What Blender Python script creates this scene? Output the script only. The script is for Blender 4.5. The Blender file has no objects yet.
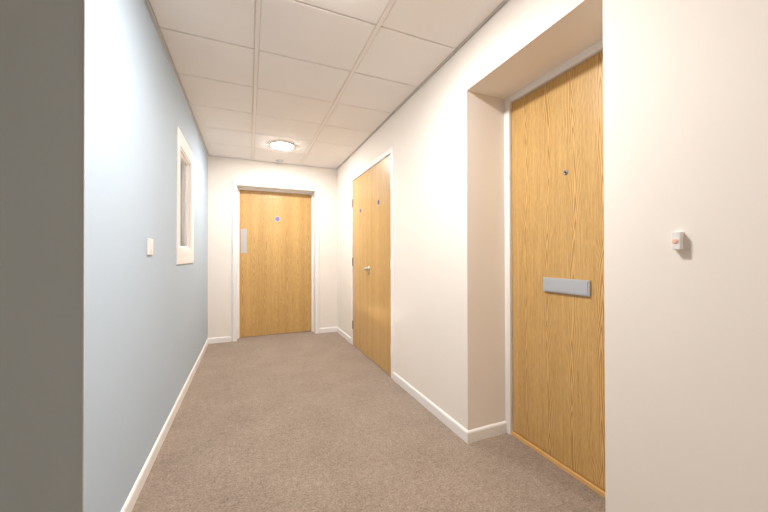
import bpy, bmesh, math, random
from mathutils import Vector, Matrix
C = bpy.context.scene
PI = math.pi

# ------------------------------------------------------------------ camera
cam_d = bpy.data.cameras.new('camera'); cam = bpy.data.objects.new('camera', cam_d)
C.collection.objects.link(cam); C.camera = cam
cam.location = (0, 0, 1.114)
cam.rotation_euler = (PI/2+.0051, .0021, -math.atan2(135, 320)); cam_d.shift_y = -.0021
cam_d.sensor_width = 36; cam_d.sensor_fit = 'HORIZONTAL'; cam_d.lens = 15.0; cam_d.clip_start = .02

# ------------------------------------------------------------------ world, view
w = bpy.data.worlds.new('world'); C.world = w; w.use_nodes = True
w.node_tree.nodes['Background'].inputs[0].default_value = (1, .95, .9, 1)
w.node_tree.nodes['Background'].inputs[1].default_value = .3
C.view_settings.view_transform = 'Standard'; C.view_settings.look = 'None'
C.view_settings.gamma = 1; C.view_settings.use_curve_mapping = False
C.view_settings.exposure = 3.18
LAMP = 30.0             # strength of the diffusers of the ceiling lights
LAMP_COL = (1.0, .985, .98)

# ------------------------------------------------------------------ dimensions
XL, XR, YF, H = -.485, 1.205, 4.64, 2.40
YC = 1.313              # corner where the blue wall ends
RY0, RY1, RZ, RX = .771, 1.573, 2.108, 1.495   # door recess
YB = -3.2; XO = -2.2

# ------------------------------------------------------------------ materials
def mat(name, col, rough=.6, metal=0.0, spec=.5):
    m = bpy.data.materials.new(name); m.use_nodes = True
    b = m.node_tree.nodes['Principled BSDF']
    b.inputs['Base Color'].default_value = (*col, 1)
    b.inputs['Roughness'].default_value = rough
    b.inputs['Metallic'].default_value = metal
    b.inputs['Specular IOR Level'].default_value = spec
    return m
def N(m, t, **kw):
    n = m.node_tree.nodes.new(t)
    for k, v in kw.items(): setattr(n, k, v)
    return n
def L(m, a, b): m.node_tree.links.new(a, b)
def coords(m, scale, src='Object'):
    tc = N(m, 'ShaderNodeTexCoord'); mp = N(m, 'ShaderNodeMapping')
    mp.inputs['Scale'].default_value = scale
    L(m, tc.outputs[src], mp.inputs['Vector']); return mp.outputs['Vector']
def noise(m, vec, scale, detail=2, rough=.5, dist=0):
    n = N(m, 'ShaderNodeTexNoise'); L(m, vec, n.inputs['Vector'])
    n.inputs['Scale'].default_value = scale; n.inputs['Detail'].default_value = detail
    n.inputs['Roughness'].default_value = rough; n.inputs['Distortion'].default_value = dist
    return n.outputs['Fac']
def math_(m, op, a, b=None, c=None):
    n = N(m, 'ShaderNodeMath', operation=op)
    for i, v in enumerate((a, b, c)):
        if v is None: continue
        if isinstance(v, (int, float)): n.inputs[i].default_value = v
        else: L(m, v, n.inputs[i])
    return n.outputs[0]
def ramp(m, fac, stops):
    r = N(m, 'ShaderNodeValToRGB'); L(m, fac, r.inputs['Fac'])
    e = r.color_ramp.elements
    while len(e) < len(stops): e.new(.5)
    for el, (p, c) in zip(e, stops): el.position = p; el.color = (*c, 1)
    return r.outputs['Color']
def bump(m, h, strength, dist):
    b = N(m, 'ShaderNodeBump'); b.inputs['Strength'].default_value = strength
    b.inputs['Distance'].default_value = dist
    L(m, h, b.inputs['Height']); L(m, b.outputs['Normal'], m.node_tree.nodes['Principled BSDF'].inputs['Normal'])

def paint(name, col, rough=.75):
    m = mat(name, col, rough, spec=.3)
    v = coords(m, (1, 1, 1))
    f = noise(m, v, 1.3, 3)
    L(m, ramp(m, f, [(.3, tuple(c*.985 for c in col)), (.7, tuple(min(1, c*1.01) for c in col))]),
      m.node_tree.nodes['Principled BSDF'].inputs['Base Color'])
    bump(m, noise(m, v, 260, 2), .08, .0006)
    return m
M_cream = paint('cream_wall_paint', (.87, .80, .72))
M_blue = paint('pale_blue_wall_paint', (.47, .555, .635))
M_entry = paint('blue_paint_with_shade', (.385, .425, .43))  # the blue wall paint, darkened: shade of the unlit face put into the colour
M_white = mat('white_gloss_paint', (.88, .85, .82), .35, spec=.4)
M_plastic = mat('white_plastic', (.84, .81, .78), .35)
M_plastic_grey = mat('pale_grey_plastic', (.60, .57, .54), .5)
M_steel = mat('satin_aluminium', (.52, .54, .57), .4, .35)
M_plate = mat('satin_steel_plate', (.50, .50, .50), .5, .4)
M_chrome = mat('chrome', (.75, .74, .72), .18, 1)
M_peep = mat('dull_grey_metal', (.30, .29, .28), .35, .7)
M_dark = mat('dark_gap', (.05, .04, .035), .8)
M_brass = mat('dull_steel_hinge', (.33, .28, .22), .45, .8)
M_signblue = mat('sign_blue', (.20, .17, .48), .4)
M_signdark = mat('sign_dark_blue', (.07, .07, .20), .4)
M_signwhite = mat('sign_white', (.62, .58, .68), .4)
M_button = mat('copper_push_button', (.82, .52, .38), .4, 0)
M_lens = mat('peephole_glass', (.03, .03, .04), .08)

def tile_mat():
    m = mat('mineral_fibre_tile', (.74, .68, .63), .95, spec=.15)
    v = coords(m, (1, 1, 1))
    f = noise(m, v, 420, 3, .7); g = noise(m, v, 2.1, 2)
    f2 = math_(m, 'ADD', math_(m, 'MULTIPLY', f, .7), math_(m, 'MULTIPLY', g, .3))
    L(m, ramp(m, f2, [(.35, (.86, .81, .765)), (.6, (.92, .875, .83))]), m.node_tree.nodes['Principled BSDF'].inputs['Base Color'])
    bump(m, f, .25, .001); return m
M_tile = tile_mat()
M_grid = mat('ceiling_grid_metal', (.88, .81, .75), .5)
M_angle = mat('perimeter_angle_metal', (.68, .63, .58), .5)

def carpet_mat():
    m = mat('taupe_cut_pile_carpet', (.3, .22, .17), .95, spec=.1)
    v = coords(m, (1, 1, 1))
    fine = noise(m, v, 105, 5, .8); mid = noise(m, v, 34, 3, .6, .3); big = noise(m, v, 3.5, 3, .6)
    f = math_(m, 'ADD', math_(m, 'ADD', math_(m, 'MULTIPLY', fine, .72), math_(m, 'MULTIPLY', mid, .17)), math_(m, 'MULTIPLY', big, .11))
    L(m, ramp(m, f, [(.36, (.15, .108, .078)), (.5, (.32, .241, .18)), (.64, (.51, .40, .305))]), m.node_tree.nodes['Principled BSDF'].inputs['Base Color'])
    b = m.node_tree.nodes['Principled BSDF']
    b.inputs['Sheen Weight'].default_value = .25; b.inputs['Sheen Roughness'].default_value = .5
    bump(m, math_(m, 'ADD', fine, math_(m, 'MULTIPLY', mid, .7)), .9, .006)
    return m
M_carpet = carpet_mat()

def oak_mat(name, seed, tint=1.0, rough=.33):
    m = mat(name, (.6, .38, .15), rough)
    tc = N(m, 'ShaderNodeTexCoord'); sp = N(m, 'ShaderNodeSeparateXYZ'); L(m, tc.outputs['Object'], sp.inputs[0])
    u = math_(m, 'ADD', sp.outputs[0], sp.outputs[1]); z = sp.outputs[2]
    def vec(su, sz, off):
        c = N(m, 'ShaderNodeCombineXYZ')
        L(m, math_(m, 'MULTIPLY', u, su), c.inputs[0]); L(m, math_(m, 'MULTIPLY', z, sz), c.inputs[1])
        c.inputs[2].default_value = off; return c.outputs[0]
    # crown-cut figure: nested arches down the middle of every veneer leaf, straight grain between
    W = .148
    uu = math_(m, 'MULTIPLY', math_(m, 'ADD', u, 3.04+seed*.013), 1/W)
    idx = math_(m, 'FLOOR', uu)
    wob = math_(m, 'MULTIPLY', math_(m, 'SUBTRACT', noise(m, vec(3, 1.1, seed+3), 1, 2, .5), .5), .09)
    uc = math_(m, 'ADD', math_(m, 'MULTIPLY', math_(m, 'SUBTRACT', math_(m, 'FRACT', uu), .5), W), wob)
    au = math_(m, 'POWER', math_(m, 'ABSOLUTE', uc), 1.3)
    g = math_(m, 'MULTIPLY_ADD', au, 330, math_(m, 'MULTIPLY', z, 6.0))
    g = math_(m, 'ADD', g, math_(m, 'MULTIPLY', noise(m, vec(9, 2.2, seed+7), 1, 2, .5), 5.0))
    g = math_(m, 'ADD', g, math_(m, 'MULTIPLY', idx, .37))
    rings = math_(m, 'MULTIPLY_ADD', math_(m, 'SINE', math_(m, 'MULTIPLY', g, 2*PI)), .5, .5)
    rings = math_(m, 'POWER', rings, .6)
    fine = noise(m, vec(300, 7, seed+5), 1, 3, .7)
    pores = noise(m, vec(560, 26, seed+9), 1, 1, .5)
    broad = noise(m, vec(12, .35, seed+2), 1, 2, .5)
    streak = noise(m, vec(120, 1.6, seed+11), 1, 3, .65)
    f = math_(m, 'ADD', math_(m, 'MULTIPLY', rings, .20), math_(m, 'MULTIPLY', fine, .30))
    f = math_(m, 'ADD', f, math_(m, 'MULTIPLY', streak, .17))
    f = math_(m, 'ADD', f, math_(m, 'MULTIPLY', broad, .15))
    f = math_(m, 'ADD', f, math_(m, 'MULTIPLY', pores, .18))
    t = tint
    L(m, ramp(m, f, [(.40, (.36*t, .20*t, .055*t)), (.53, (.62*t, .372*t, .128*t)), (.68, (.76*t, .51*t, .215*t))]),
      m.node_tree.nodes['Principled BSDF'].inputs['Base Color'])
    bump(m, fine, .12, .0006); return m
M_oak1 = oak_mat('oak_veneer_far', 1.0)
M_oak2 = oak_mat('oak_veneer_cupboard', 7.0, rough=.35)
M_oak2.node_tree.nodes['Principled BSDF'].inputs['Specular IOR Level'].default_value = .9
M_oak3 = oak_mat('oak_veneer_near', 13.0)
M_strip = mat('oak_threshold_wood', (.78, .46, .17), .45)

def emis(k):
    m = bpy.data.materials.new('opal_diffuser_lit'); m.use_nodes = True
    b = m.node_tree.nodes['Principled BSDF']
    b.inputs['Base Color'].default_value = (.9, .9, .88, 1)
    b.inputs['Emission Color'].default_value = (*LAMP_COL, 1); b.inputs['Emission Strength'].default_value = LAMP*k
    return m
def glass():
    m = bpy.data.materials.new('clear_window_glass'); m.use_nodes = True
    nt = m.node_tree; nt.nodes.remove(nt.nodes['Principled BSDF'])
    out = nt.nodes['Material Output']
    t = N(m, 'ShaderNodeBsdfTransparent'); g = N(m, 'ShaderNodeBsdfGlossy'); g.inputs['Roughness'].default_value = .02
    fr = N(m, 'ShaderNodeFresnel'); fr.inputs['IOR'].default_value = 1.6
    mx = N(m, 'ShaderNodeMixShader')
    L(m, fr.outputs[0], mx.inputs[0]); L(m, t.outputs[0], mx.inputs[1]); L(m, g.outputs[0], mx.inputs[2]); L(m, mx.outputs[0], out.inputs[0])
    return m
M_glass = glass()

# ------------------------------------------------------------------ helpers
def box(bm, x0, x1, y0, y1, z0, z1, bev=0, seg=2):
    t = bmesh.new()
    r = bmesh.ops.create_cube(t, size=1)
    for v in t.verts:
        v.co = Vector(((x0+x1)/2+v.co.x*(x1-x0), (y0+y1)/2+v.co.y*(y1-y0), (z0+z1)/2+v.co.z*(z1-z0)))
    if bev: bmesh.ops.bevel(t, geom=t.edges[:], offset=bev, segments=seg, profile=.7, affect='EDGES')
    me = bpy.data.meshes.new('tmp'); t.to_mesh(me); t.free(); bm.from_mesh(me); bpy.data.meshes.remove(me)
    return bm
def lathe(bm, prof, mtx=None, seg=48):
    """profile of (r, z) turned about z"""
    mtx = mtx or Matrix.Identity(4); rings = []
    for r, z in prof:
        if r < 1e-6: rings.append([bm.verts.new(mtx @ Vector((0, 0, z)))])
        else: rings.append([bm.verts.new(mtx @ Vector((r*math.cos(2*PI*k/seg), r*math.sin(2*PI*k/seg), z))) for k in range(seg)])
    for a, b in zip(rings, rings[1:]):
        for k in range(seg):
            k2 = (k+1) % seg
            q = [a[0 if len(a) == 1 else k], a[0 if len(a) == 1 else k2], b[0 if len(b) == 1 else k2], b[0 if len(b) == 1 else k]]
            u = []
            for v in q:
                if v not in u: u.append(v)
            if len(u) > 2: bm.faces.new(u)
    return bm
def obj(name, bm, m, parent=None, smooth=False, kind=None):
    bmesh.ops.recalc_face_normals(bm, faces=bm.faces[:])
    me = bpy.data.meshes.new(name); bm.to_mesh(me); bm.free()
    me.materials.append(m); o = bpy.data.objects.new(name, me); C.collection.objects.link(o)
    if smooth:
        for p in me.polygons: p.use_smooth = True
    if parent:
        o.parent = parent
        o.matrix_parent_inverse = Matrix.Translation(parent.location).inverted()
    if kind: o['kind'] = kind
    return o
def struct(name, bm, m): return obj(name, bm, m, kind='structure')
def empty(name, loc, label=None, cat=None, group=None, kind=None):
    o = bpy.data.objects.new(name, None); C.collection.objects.link(o); o.location = loc; o.empty_display_size = .1
    if label: o['label'] = label
    if cat: o['category'] = cat
    if group: o['group'] = group
    if kind: o['kind'] = kind
    return o
nb = bmesh.new
def boxes(*bs, bev=0):
    bm = nb()
    for b in bs: box(bm, *b, bev=bev)
    return bm

# ------------------------------------------------------------------ shell
T = .12
struct('floor', boxes((XO-T, 2.0, YB-T, 5.1, -.1, 0)), M_carpet)['label'] = 'taupe brown cut pile carpet covering the corridor floor'

# left wall (pale blue) with the vision-panel opening
WY0, WY1, WZ0, WZ1 = 2.83, 3.345, 1.165, 1.955
TL = .115
LB = .0
wl = boxes((XL-TL, XL, YC+.004, WY0, 0, H), (XL-TL, XL, WY1, YF, 0, H),
           (XL-TL, XL, WY0, WY1, 0, WZ0), (XL-TL, XL, WY0, WY1, WZ1, H))
struct('wall_left', wl, M_blue)['label'] = 'pale blue painted corridor wall with a small window and a switch'
# wall that turns the corner towards the camera's left
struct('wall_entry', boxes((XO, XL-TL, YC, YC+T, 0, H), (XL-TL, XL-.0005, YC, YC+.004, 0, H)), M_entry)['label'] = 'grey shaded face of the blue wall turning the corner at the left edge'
struct('trim_1', boxes((XL-.0025, XL+.0012, YC-.0012, YC+.0025, .0, H-.002), bev=.001), mat('corner_bead_lit_tone', (.66, .69, .71), .5))['label'] = 'thin corner bead on the edge of the blue wall, caught light painted in'  # bead coloured paler than the wall, painting in the light its edge catches
# room seen through the window
struct('wall_side_room', boxes((-1.9, -1.8, YC+T, YF, 0, H), (-1.8, XL-TL, YF, YF+.1, 0, H)), M_cream)

# far wall with the opening of the far door
DX0, DX1, DZ = -.145, .877, 2.052
FT = .22
struct('wall_far', boxes((XL, DX0-.02, YF, YF+FT, 0, H), (DX1+.02, XR, YF, YF+FT, 0, H),
                         (DX0-.02, DX1+.02, YF, YF+FT, DZ+.02, H)), M_cream)['label'] = 'cream wall closing the end of the corridor'

# right wall with the cupboard opening and the recess of the near door
CY0, CY1, CZ = 2.69, 3.865, 2.062
WT = .42
wr = boxes((XR, XR+WT, YB, RY0, 0, H), (XR, XR+WT, RY0, RY1, RZ, H),
           (XR, XR+WT, RY1, CY0-.02, 0, H), (XR, XR+WT, CY0-.02, CY1+.02, CZ+.015, H),
           (XR, XR+WT, CY1+.02, YF+FT, 0, H))
struct('wall_right', wr, M_cream)['label'] = 'cream corridor wall holding the cupboard and the deep door recess'
struct('wall_back', boxes((XO-T, XR+WT, YB-T, YB, 0, H)), M_cream)
struct('wall_outer', boxes((XO-T, XO, YB, YC+T, 0, H)), M_cream)

# ceiling: tiles in a grid, every tile a bevelled slab of the one suspended ceiling
cols = [XL, .043, .667, XR]
pitch = .4865
ylines = [1.652 + pitch*k for k in range(-11, 7)]
cl = nb()
A = .022   # perimeter angle width
def tiles(xa, xb, ya, yb):
    ys = [ya] + [y for y in ylines if ya+.02 < y < yb-.02] + [yb]
    for p, q in zip(ys, ys[1:]):
        box(cl, xa, xb, p+.0032, q-.0032, H, H+.018, bev=.003, seg=1)
for xa, xb in ((XL+A, .043-.0135), (.043+.0135, .667-.0135), (.667+.0135, XR-A)):
    tiles(xa, xb, YB+A, YF-A)
xs = [XL-.02-.624*k for k in range(3)] + [XO]
xs = [XL+A-.0, XL-.58, XL-1.2, XO+A]
for b, a in zip(xs, xs[1:]): tiles(a+.013, b-.013, YB+A, YC-A)
box(cl, XO-T, 2.0, YB-T, YF+FT, H+.02, H+.12)
struct('ceiling', cl, M_tile)['label'] = 'suspended ceiling of pinkish beige mineral tiles'
g = nb()
for x in (.043, .667): box(g, x-.012, x+.012, YB, YF-.002, H-.0015, H+.02, bev=.0008, seg=1)
for x in (XL+A, XL-.58, XL-1.2): box(g, x-.012, x+.012, YB, YC-.002, H-.0015, H+.02, bev=.0008, seg=1)
struct('trim_2', g, M_grid)['label'] = 'long metal runners of the ceiling grid'
g = nb()
def ang(x0, x1, y0, y1): box(g, x0, x1, y0, y1, H-.002, H+.0195)
ang(XL+.006, XL+A-.002, YC, YF-.006); ang(XR-A+.002, XR-.006, YB+.006, YF-.006); ang(XL+A, XR-A, YF-A+.002, YF-.006)
ang(XO+.006, XL, YC-A+.002, YC-.006)
struct('trim_3', g, M_angle)['label'] = 'slim metal edge angle round the ceiling perimeter'

# ------------------------------------------------------------------ skirting
def skirt_seg(bm, p, q, n, h=.070, t=.012, m0=0, m1=0):
    """skirting from p to q (xy), n = unit normal into the room; m0/m1 lengthen (outside mitre +) the front face"""
    p = Vector((*p, 0)); q = Vector((*q, 0)); n = Vector((*n, 0)); d = (q-p).normalized()
    prof = [(0, 0), (t, 0), (t, h-.013), (t-.002, h-.006), (t-.006, h-.001), (t-.009, h), (0, h)]
    ra = [bm.verts.new(p + n*o - d*(o*m0) + Vector((0, 0, z))) for o, z in prof]
    rb = [bm.verts.new(q + n*o + d*(o*m1) + Vector((0, 0, z))) for o, z in prof]
    for k in range(len(prof)):
        k2 = (k+1) % len(prof); bm.faces.new((ra[k], ra[k2], rb[k2], rb[k]))
    bm.faces.new(ra); bm.faces.new(rb[::-1])
b = nb(); skirt_seg(b, (XL, YC), (XL, YF), (1, 0), m0=1, m1=-1)
struct('baseboard_left', b, M_white)['label'] = 'white skirting board along the blue wall'
b = nb(); skirt_seg(b, (XO, YC), (XL, YC), (0, -1), m1=1)
struct('baseboard_entry', b, M_white)
b = nb(); skirt_seg(b, (XL, YF), (DX0-.070, YF), (0, -1), m0=-1); skirt_seg(b, (DX1+.063, YF), (XR, YF), (0, -1), m1=-1)
struct('baseboard_far', b, M_white)['label'] = 'white skirting board either side of the far door'
b = nb()
skirt_seg(b, (XR, CY1+.062), (XR, YF), (-1, 0), m1=-1)
skirt_seg(b, (XR, RY1), (XR, CY0-.062), (-1, 0), m0=1)
skirt_seg(b, (XR, RY1), (RX, RY1), (0, -1), m0=1)
skirt_seg(b, (XR, YB), (XR, RY0), (-1, 0), m0=-1, m1=1)
skirt_seg(b, (XR, RY0), (RX, RY0), (0, 1), m0=1)
struct('baseboard_right', b, M_white)['label'] = 'white skirting board along the cream wall and into the recess'
b = nb(); skirt_seg(b, (XO, YB), (XR, YB), (0, 1), m0=-1, m1=-1); skirt_seg(b, (XO, YB), (XO, YC), (1, 0), m0=-1, m1=-1)
struct('baseboard_back', b, M_white)

# ------------------------------------------------------------------ far door (door_1)
def fire_sign(parent, c, axis, r, mblue, name='fire_door_sign'):
    """round blue disc; axis = direction it faces"""
    q = Vector(axis).to_track_quat('Z', 'Y').to_matrix().to_4x4(); mt = Matrix.Translation(Vector(c)) @ q
    s = obj(name, lathe(nb(), [(0, 0), (r, 0), (r, .0012), (r*.97, .0016), (0, .0016)], mt, 32), M_signwhite, parent)
    obj('blue_disc', lathe(nb(), [(0, .0016), (r*.86, .0016), (r*.86, .0022), (0, .0022)], mt, 32), mblue, s)
    return s
d1 = empty('door_1', ((DX0+DX1)/2, YF, 0), kind='structure', label='flat oak door with a push plate at the end of the corridor')
DY = 4.80
obj('door_leaf', boxes((DX0+.006, DX1-.006, DY, DY+.044, .006, DZ-.006), bev=.0015), M_oak1, d1)
lin = boxes((DX0-.02, DX0, YF-.002, YF+FT, 0, DZ+.02), (DX1, DX1+.02, YF-.002, YF+FT, 0, DZ+.02), (DX0, DX1, YF-.002, YF+FT, DZ, DZ+.02))
for bb in ((DX0, DX0+.025, DY-.035, DY-.001, 0, DZ-.025), (DX1-.025, DX1, DY-.035, DY-.001, 0, DZ-.025), (DX0, DX1, DY-.035, DY-.001, DZ-.025, DZ)): box(lin, *bb)
obj('door_frame', lin, M_white, d1)
def architrave_y(x0, x1, zt, wd, y, th):
    bm = nb()
    prof = [(0, 0), (0, th*.7), (.004, th), (wd*.72, th), (wd-.005, th*.62), (wd, th*.4), (wd, 0)]
    # (across, proud); path: up the left leg, along the head, down the right leg, mitred
    path = [((x0, 0), (-1, 0)), ((x0, zt), (-1, 1)), ((x1, zt), (1, 1)), ((x1, 0), (1, 0))]
    rings = []
    for (px, pz), (nx, nz) in path:
        rings.append([bm.verts.new((px+nx*a, y-p, pz+nz*a)) for a, p in prof])
    for a, c in zip(rings, rings[1:]):
        for k in range(len(prof)):
            k2 = (k+1) % len(prof); bm.faces.new((a[k], a[k2], c[k2], c[k]))
    bm.faces.new(rings[0]); bm.faces.new(rings[-1][::-1])
    return bm
obj('architrave', architrave_y(DX0, DX1, DZ, .062, YF, .016), M_white, d1)
pl = obj('push_plate', boxes((-.104, -.026, DY-.002, DY, 1.155, 1.490), bev=.0008), M_plate, d1)
sc = nb()
for x in (-.096, -.034):
    for z in (1.165, 1.48):
        lathe(sc, [(0, 0), (.0035, 0), (.003, .0012), (0, .0014)], Matrix.Translation((x, DY-.002, z)) @ Matrix.Rotation(PI/2, 4, 'X'), 12)
obj('screw', sc, M_chrome, pl)
fire_sign(d1, (.373, DY, 1.646), (0, -1, 0), .036, M_signblue)

# ------------------------------------------------------------------ cupboard (door_2): pair of flush oak leaves
d2 = empty('door_2', (XR, (CY0+CY1)/2, 0), kind='structure', label='pair of tall oak cupboard doors in the cream wall')
CM = 3.312
fx = XR-.001
obj('cupboard_frame', boxes((XR, XR+.10, CY0-.02, CY0, 0, CZ+.015), (XR, XR+.10, CY1, CY1+.02, 0, CZ+.015), (XR, XR+.10, CY0, CY1, CZ, CZ+.015),
    (XR+.047, XR+.07, CY0, CY0+.02, 0, CZ), (XR+.047, XR+.07, CY1-.02, CY1, 0, CZ), (XR+.047, XR+.07, CY0, CY1, CZ-.02, CZ)), M_white, d2)
la = obj('door_leaf', boxes((fx, fx+.044, CY0+.003, CM-.0015, .006, CZ-.008), bev=.0012), M_oak2, d2); la['label'] = 'near leaf of the oak cupboard doors'
lb = obj('door_leaf', boxes((fx, fx+.044, CM+.0015, CY1-.003, .006, CZ-.008), bev=.0012), M_oak2, d2); lb['label'] = 'far leaf of the oak cupboard doors'
def architrave_x(y0, y1, zt, wd, x, th):
    bm = architrave_y(y0, y1, zt, wd, 0, th)
    for v in bm.verts: v.co = Vector((x+v.co.y, v.co.x, v.co.z))
    return bm
obj('architrave', architrave_x(CY0-.004, CY1+.004, CZ+.002, .058, XR, .007), M_white, d2)
for z in (.25, 1.04, 1.777):
    h = lathe(nb(), [(0, -.05), (.0055, -.05), (.0055, -.018), (.005, -.0175), (.0055, -.017), (.0055, .017), (.005, .0175), (.0055, .018), (.0055, .05), (.0035, .054), (0, .054)],
              Matrix.Translation((fx-.004, CY1-.001, z)), 16)
    box(h, fx-.002, fx+.0, CY1-.028, CY1-.003, z-.05, z+.05)
    obj('hinge', h, M_brass, lb)
for z in (.25, 1.04, 1.777):
    h = lathe(nb(), [(0, -.05), (.004, -.05), (.004, .05), (0, .05)], Matrix.Translation((fx-.0005, CY0+.0015, z)), 12)
    obj('hinge', h, M_white, la)
fire_sign(lb, (fx, 3.557, 1.646), (-1, 0, 0), .029, M_signdark)
fire_sign(la, (fx, 2.990, 1.655), (-1, 0, 0), .029, M_signdark)
# latch furniture at the meeting stiles
R_X = Matrix.Rotation(-PI/2, 4, 'Y')
def rose(y, z): return Matrix.Translation((fx, y, z)) @ R_X
hd = obj('handle', lathe(nb(), [(0, 0), (.024, 0), (.024, .004), (.021, .006), (.009, .0065), (.0075, .012), (.0075, .018), (.014, .021), (.0175, .026), (.017, .032), (.011, .036), (0, .037)], rose(CM-.040, .978), 32), M_chrome, la, True)
hd = obj('handle', lathe(nb(), [(0, 0), (.020, 0), (.020, .004), (.017, .006), (.009, .0065), (.0075, .012), (.0075, .018), (.014, .021), (.0175, .026), (.017, .032), (.011, .036), (0, .037)], rose(CM+.022, .972), 32), M_chrome, lb, True)
kh = lathe(nb(), [(0, 0), (.015, 0), (.015, .003), (.012, .0045), (0, .0045)], rose(CM-.038, .925), 24)
obj('keyhole_cover', kh, M_brass, la)

# ------------------------------------------------------------------ near flat door in the recess (door_3)
d3 = empty('door_3', (RX, (RY0+RY1)/2, 0), kind='structure', label='oak front door with a letter plate set in the deep recess')
NZ = 2.069; NY0, NY1 = RY0+.044, 1.531; NX = 1.513
obj('door_frame', boxes((RX, RX+.10, NY1, RY1, 0, RZ), (RX, RX+.10, RY0, NY0, 0, RZ), (RX, RX+.10, NY0, NY1, NZ, RZ), bev=.0015), M_white, d3)
obj('threshold', boxes((NX-.010, NX+.06, NY0, NY1, 0, .022), bev=.003), M_strip, d3)
lf = obj('door_leaf', boxes((NX, NX+.05, NY0+.003, NY1-.003, .028, NZ-.003), bev=.0015), M_oak3, d3)
lp = obj('letter_plate', boxes((NX-.012, NX, 1.030, 1.291, .918, .994), bev=.002), M_steel, d3)
obj('letter_flap', boxes((NX-.0150, NX-.012, 1.038, 1.283, .924, .988), bev=.0012), M_steel, lp)
sr = obj('peephole', lathe(nb(), [(.0055, .001), (.008, .0050), (.012, .0045), (.0135, .002), (.0135, 0), (.0055, 0)], Matrix.Translation((NX, 1.160, 1.5455)) @ R_X, 24), M_peep, d3, True)
obj('lens', lathe(nb(), [(0, .0025), (.003, .002), (.0056, .001)], Matrix.Translation((NX, 1.160, 1.5455)) @ R_X, 24), M_lens, sr, True)
struct('wall_recess', boxes((RX+.10, RX+.14, RY0-.1, RY1+.1, 0, H)), M_dark)

# ------------------------------------------------------------------ window in the blue wall (window_1)
w1 = empty('window_1', (XL, (WY0+WY1)/2, WZ0), kind='structure', label='small white framed internal window in the blue wall')
bm = nb()
P = .009
prof = [(0, -.02), (0, P*.6), (.006, P*.75), (.035, P*.8), (.045, P), (.098, P), (.100, P*.8), (.100, 0), (.020, 0), (.020, -.02)]
def frame_x(prof, y0, y1, z0, z1, x, wx=1):
    bm = nb(); rings = []
    for (py, pz, sy, sz) in ((y0, z0, -1, -1), (y0, z1, -1, 1), (y1, z1, 1, 1), (y1, z0, 1, -1)):
        rings.append([bm.verts.new((x+p, py+sy*a, pz+sz*a)) for a, p in prof])
    for i in range(4):
        a, c = rings[i], rings[(i+1) % 4]
        for k in range(len(prof)):
            k2 = (k+1) % len(prof); bm.faces.new((a[k], a[k2], c[k2], c[k]))
    return bm
arch = [(0, 0), (0, P*.65), (.006, P*.8), (.070, P*.85), (.082, P), (.108, P), (.110, P*.8), (.110, 0)]
obj('window_frame', frame_x(arch, WY0, WY1, WZ0, WZ1, XL), M_white, w1)
obj('window_lining', boxes((XL-TL, XL, WY0, WY0+.016, WZ0, WZ1), (XL-TL, XL, WY1-.016, WY1, WZ0, WZ1), (XL-TL, XL, WY0+.016, WY1-.016, WZ0, WZ0+.016), (XL-TL, XL, WY0+.016, WY1-.016, WZ1-.016, WZ1)), M_white, w1)
bd = [(.0, 0), (.0, .014), (-.012, .008), (-.018, 0)]
obj('glazing_bead', frame_x([(-a if a > 0 else a, p) for a, p in bd], WY0+.016, WY1-.016, WZ0+.016, WZ1-.016, XL-.024), M_white, w1)
obj('pane', boxes((XL-.032, XL-.024, WY0+.016, WY1-.016, WZ0+.016, WZ1-.016)), M_glass, w1)

# ------------------------------------------------------------------ light switch
sw = empty('light_switch', (XL, 2.035, 1.166), 'white light switch on the pale blue wall left of the small window', 'light switch')
obj('switch_plate', boxes((XL, XL+.009, 1.992, 2.078, 1.123, 1.209), bev=.003), M_plastic, sw)
obj('rocker', boxes((XL+.009, XL+.0135, 2.020, 2.050, 1.145, 1.187), bev=.0015), M_plastic, sw)

# ------------------------------------------------------------------ doorbell push
db = empty('doorbell', (XR, .540, 1.16), 'small white doorbell box with a copper coloured push on the cream wall', 'doorbell')
obj('bell_box', boxes((XR-.021, XR, .5360, .5580, 1.132, 1.185), bev=.0022), M_plastic, db)
bt = obj('push_button', lathe(nb(), [(0, 0), (.0085, 0), (.0085, .0006), (.007, .0013), (0, .0015)], Matrix.Translation((XR-.021, .5475, 1.157)) @ R_X, 24), M_button, db, True)

# ------------------------------------------------------------------ ceiling lights
def lamp_at(x, y, label, k=1.0):
    e = empty('ceiling_light', (x, y, H), label, 'ceiling light', 'round ceiling lights along the corridor')
    T_ = Matrix.Translation((x, y, H))
    obj('lamp_base', lathe(nb(), [(0, 0), (.124, 0), (.126, -.003), (.1255, -.0135), (.1245, -.0147), (.1235, -.0140), (.1235, -.005), (0, -.005)], T_, 64), M_plastic, e, True)
    obj('diffuser', lathe(nb(), [(.123, -.006), (.1230, -.013), (.118, -.0175), (.100, -.023), (.06, -.027), (0, -.028)], T_, 64), emis(k), e, True)
    return e
lamp_at(.355, 3.86, 'lit round white ceiling light in front of the far door', .76)
lamp_at(.355, 1.32, 'lit round white ceiling light over the near oak door, just above the view', .98)
lamp_at(-1.15, 3.1, 'added unseen round lamp in the room behind the small window, brightening its pane', 4.0)  # unseen lamp added to make the window pane paler
lamp_at(.355, -1.90, 'lit round white ceiling light behind the viewpoint', .7)

# ------------------------------------------------------------------ detector
sd = empty('ceiling_detector', (.378, 4.50, H), 'small grey detector on the ceiling between the lit lamp and the far wall', 'detector')
T_ = Matrix.Translation((.378, 4.50, H))
obj('detector_base', lathe(nb(), [(0, 0), (.046, 0), (.048, -.003), (.046, -.011), (.030, -.013)], T_, 32), M_plastic_grey, sd, True)
obj('detector_head', lathe(nb(), [(.030, -.012), (.029, -.020), (.020, -.030), (.010, -.034), (0, -.035)], T_, 32), M_plastic_grey, sd, True)
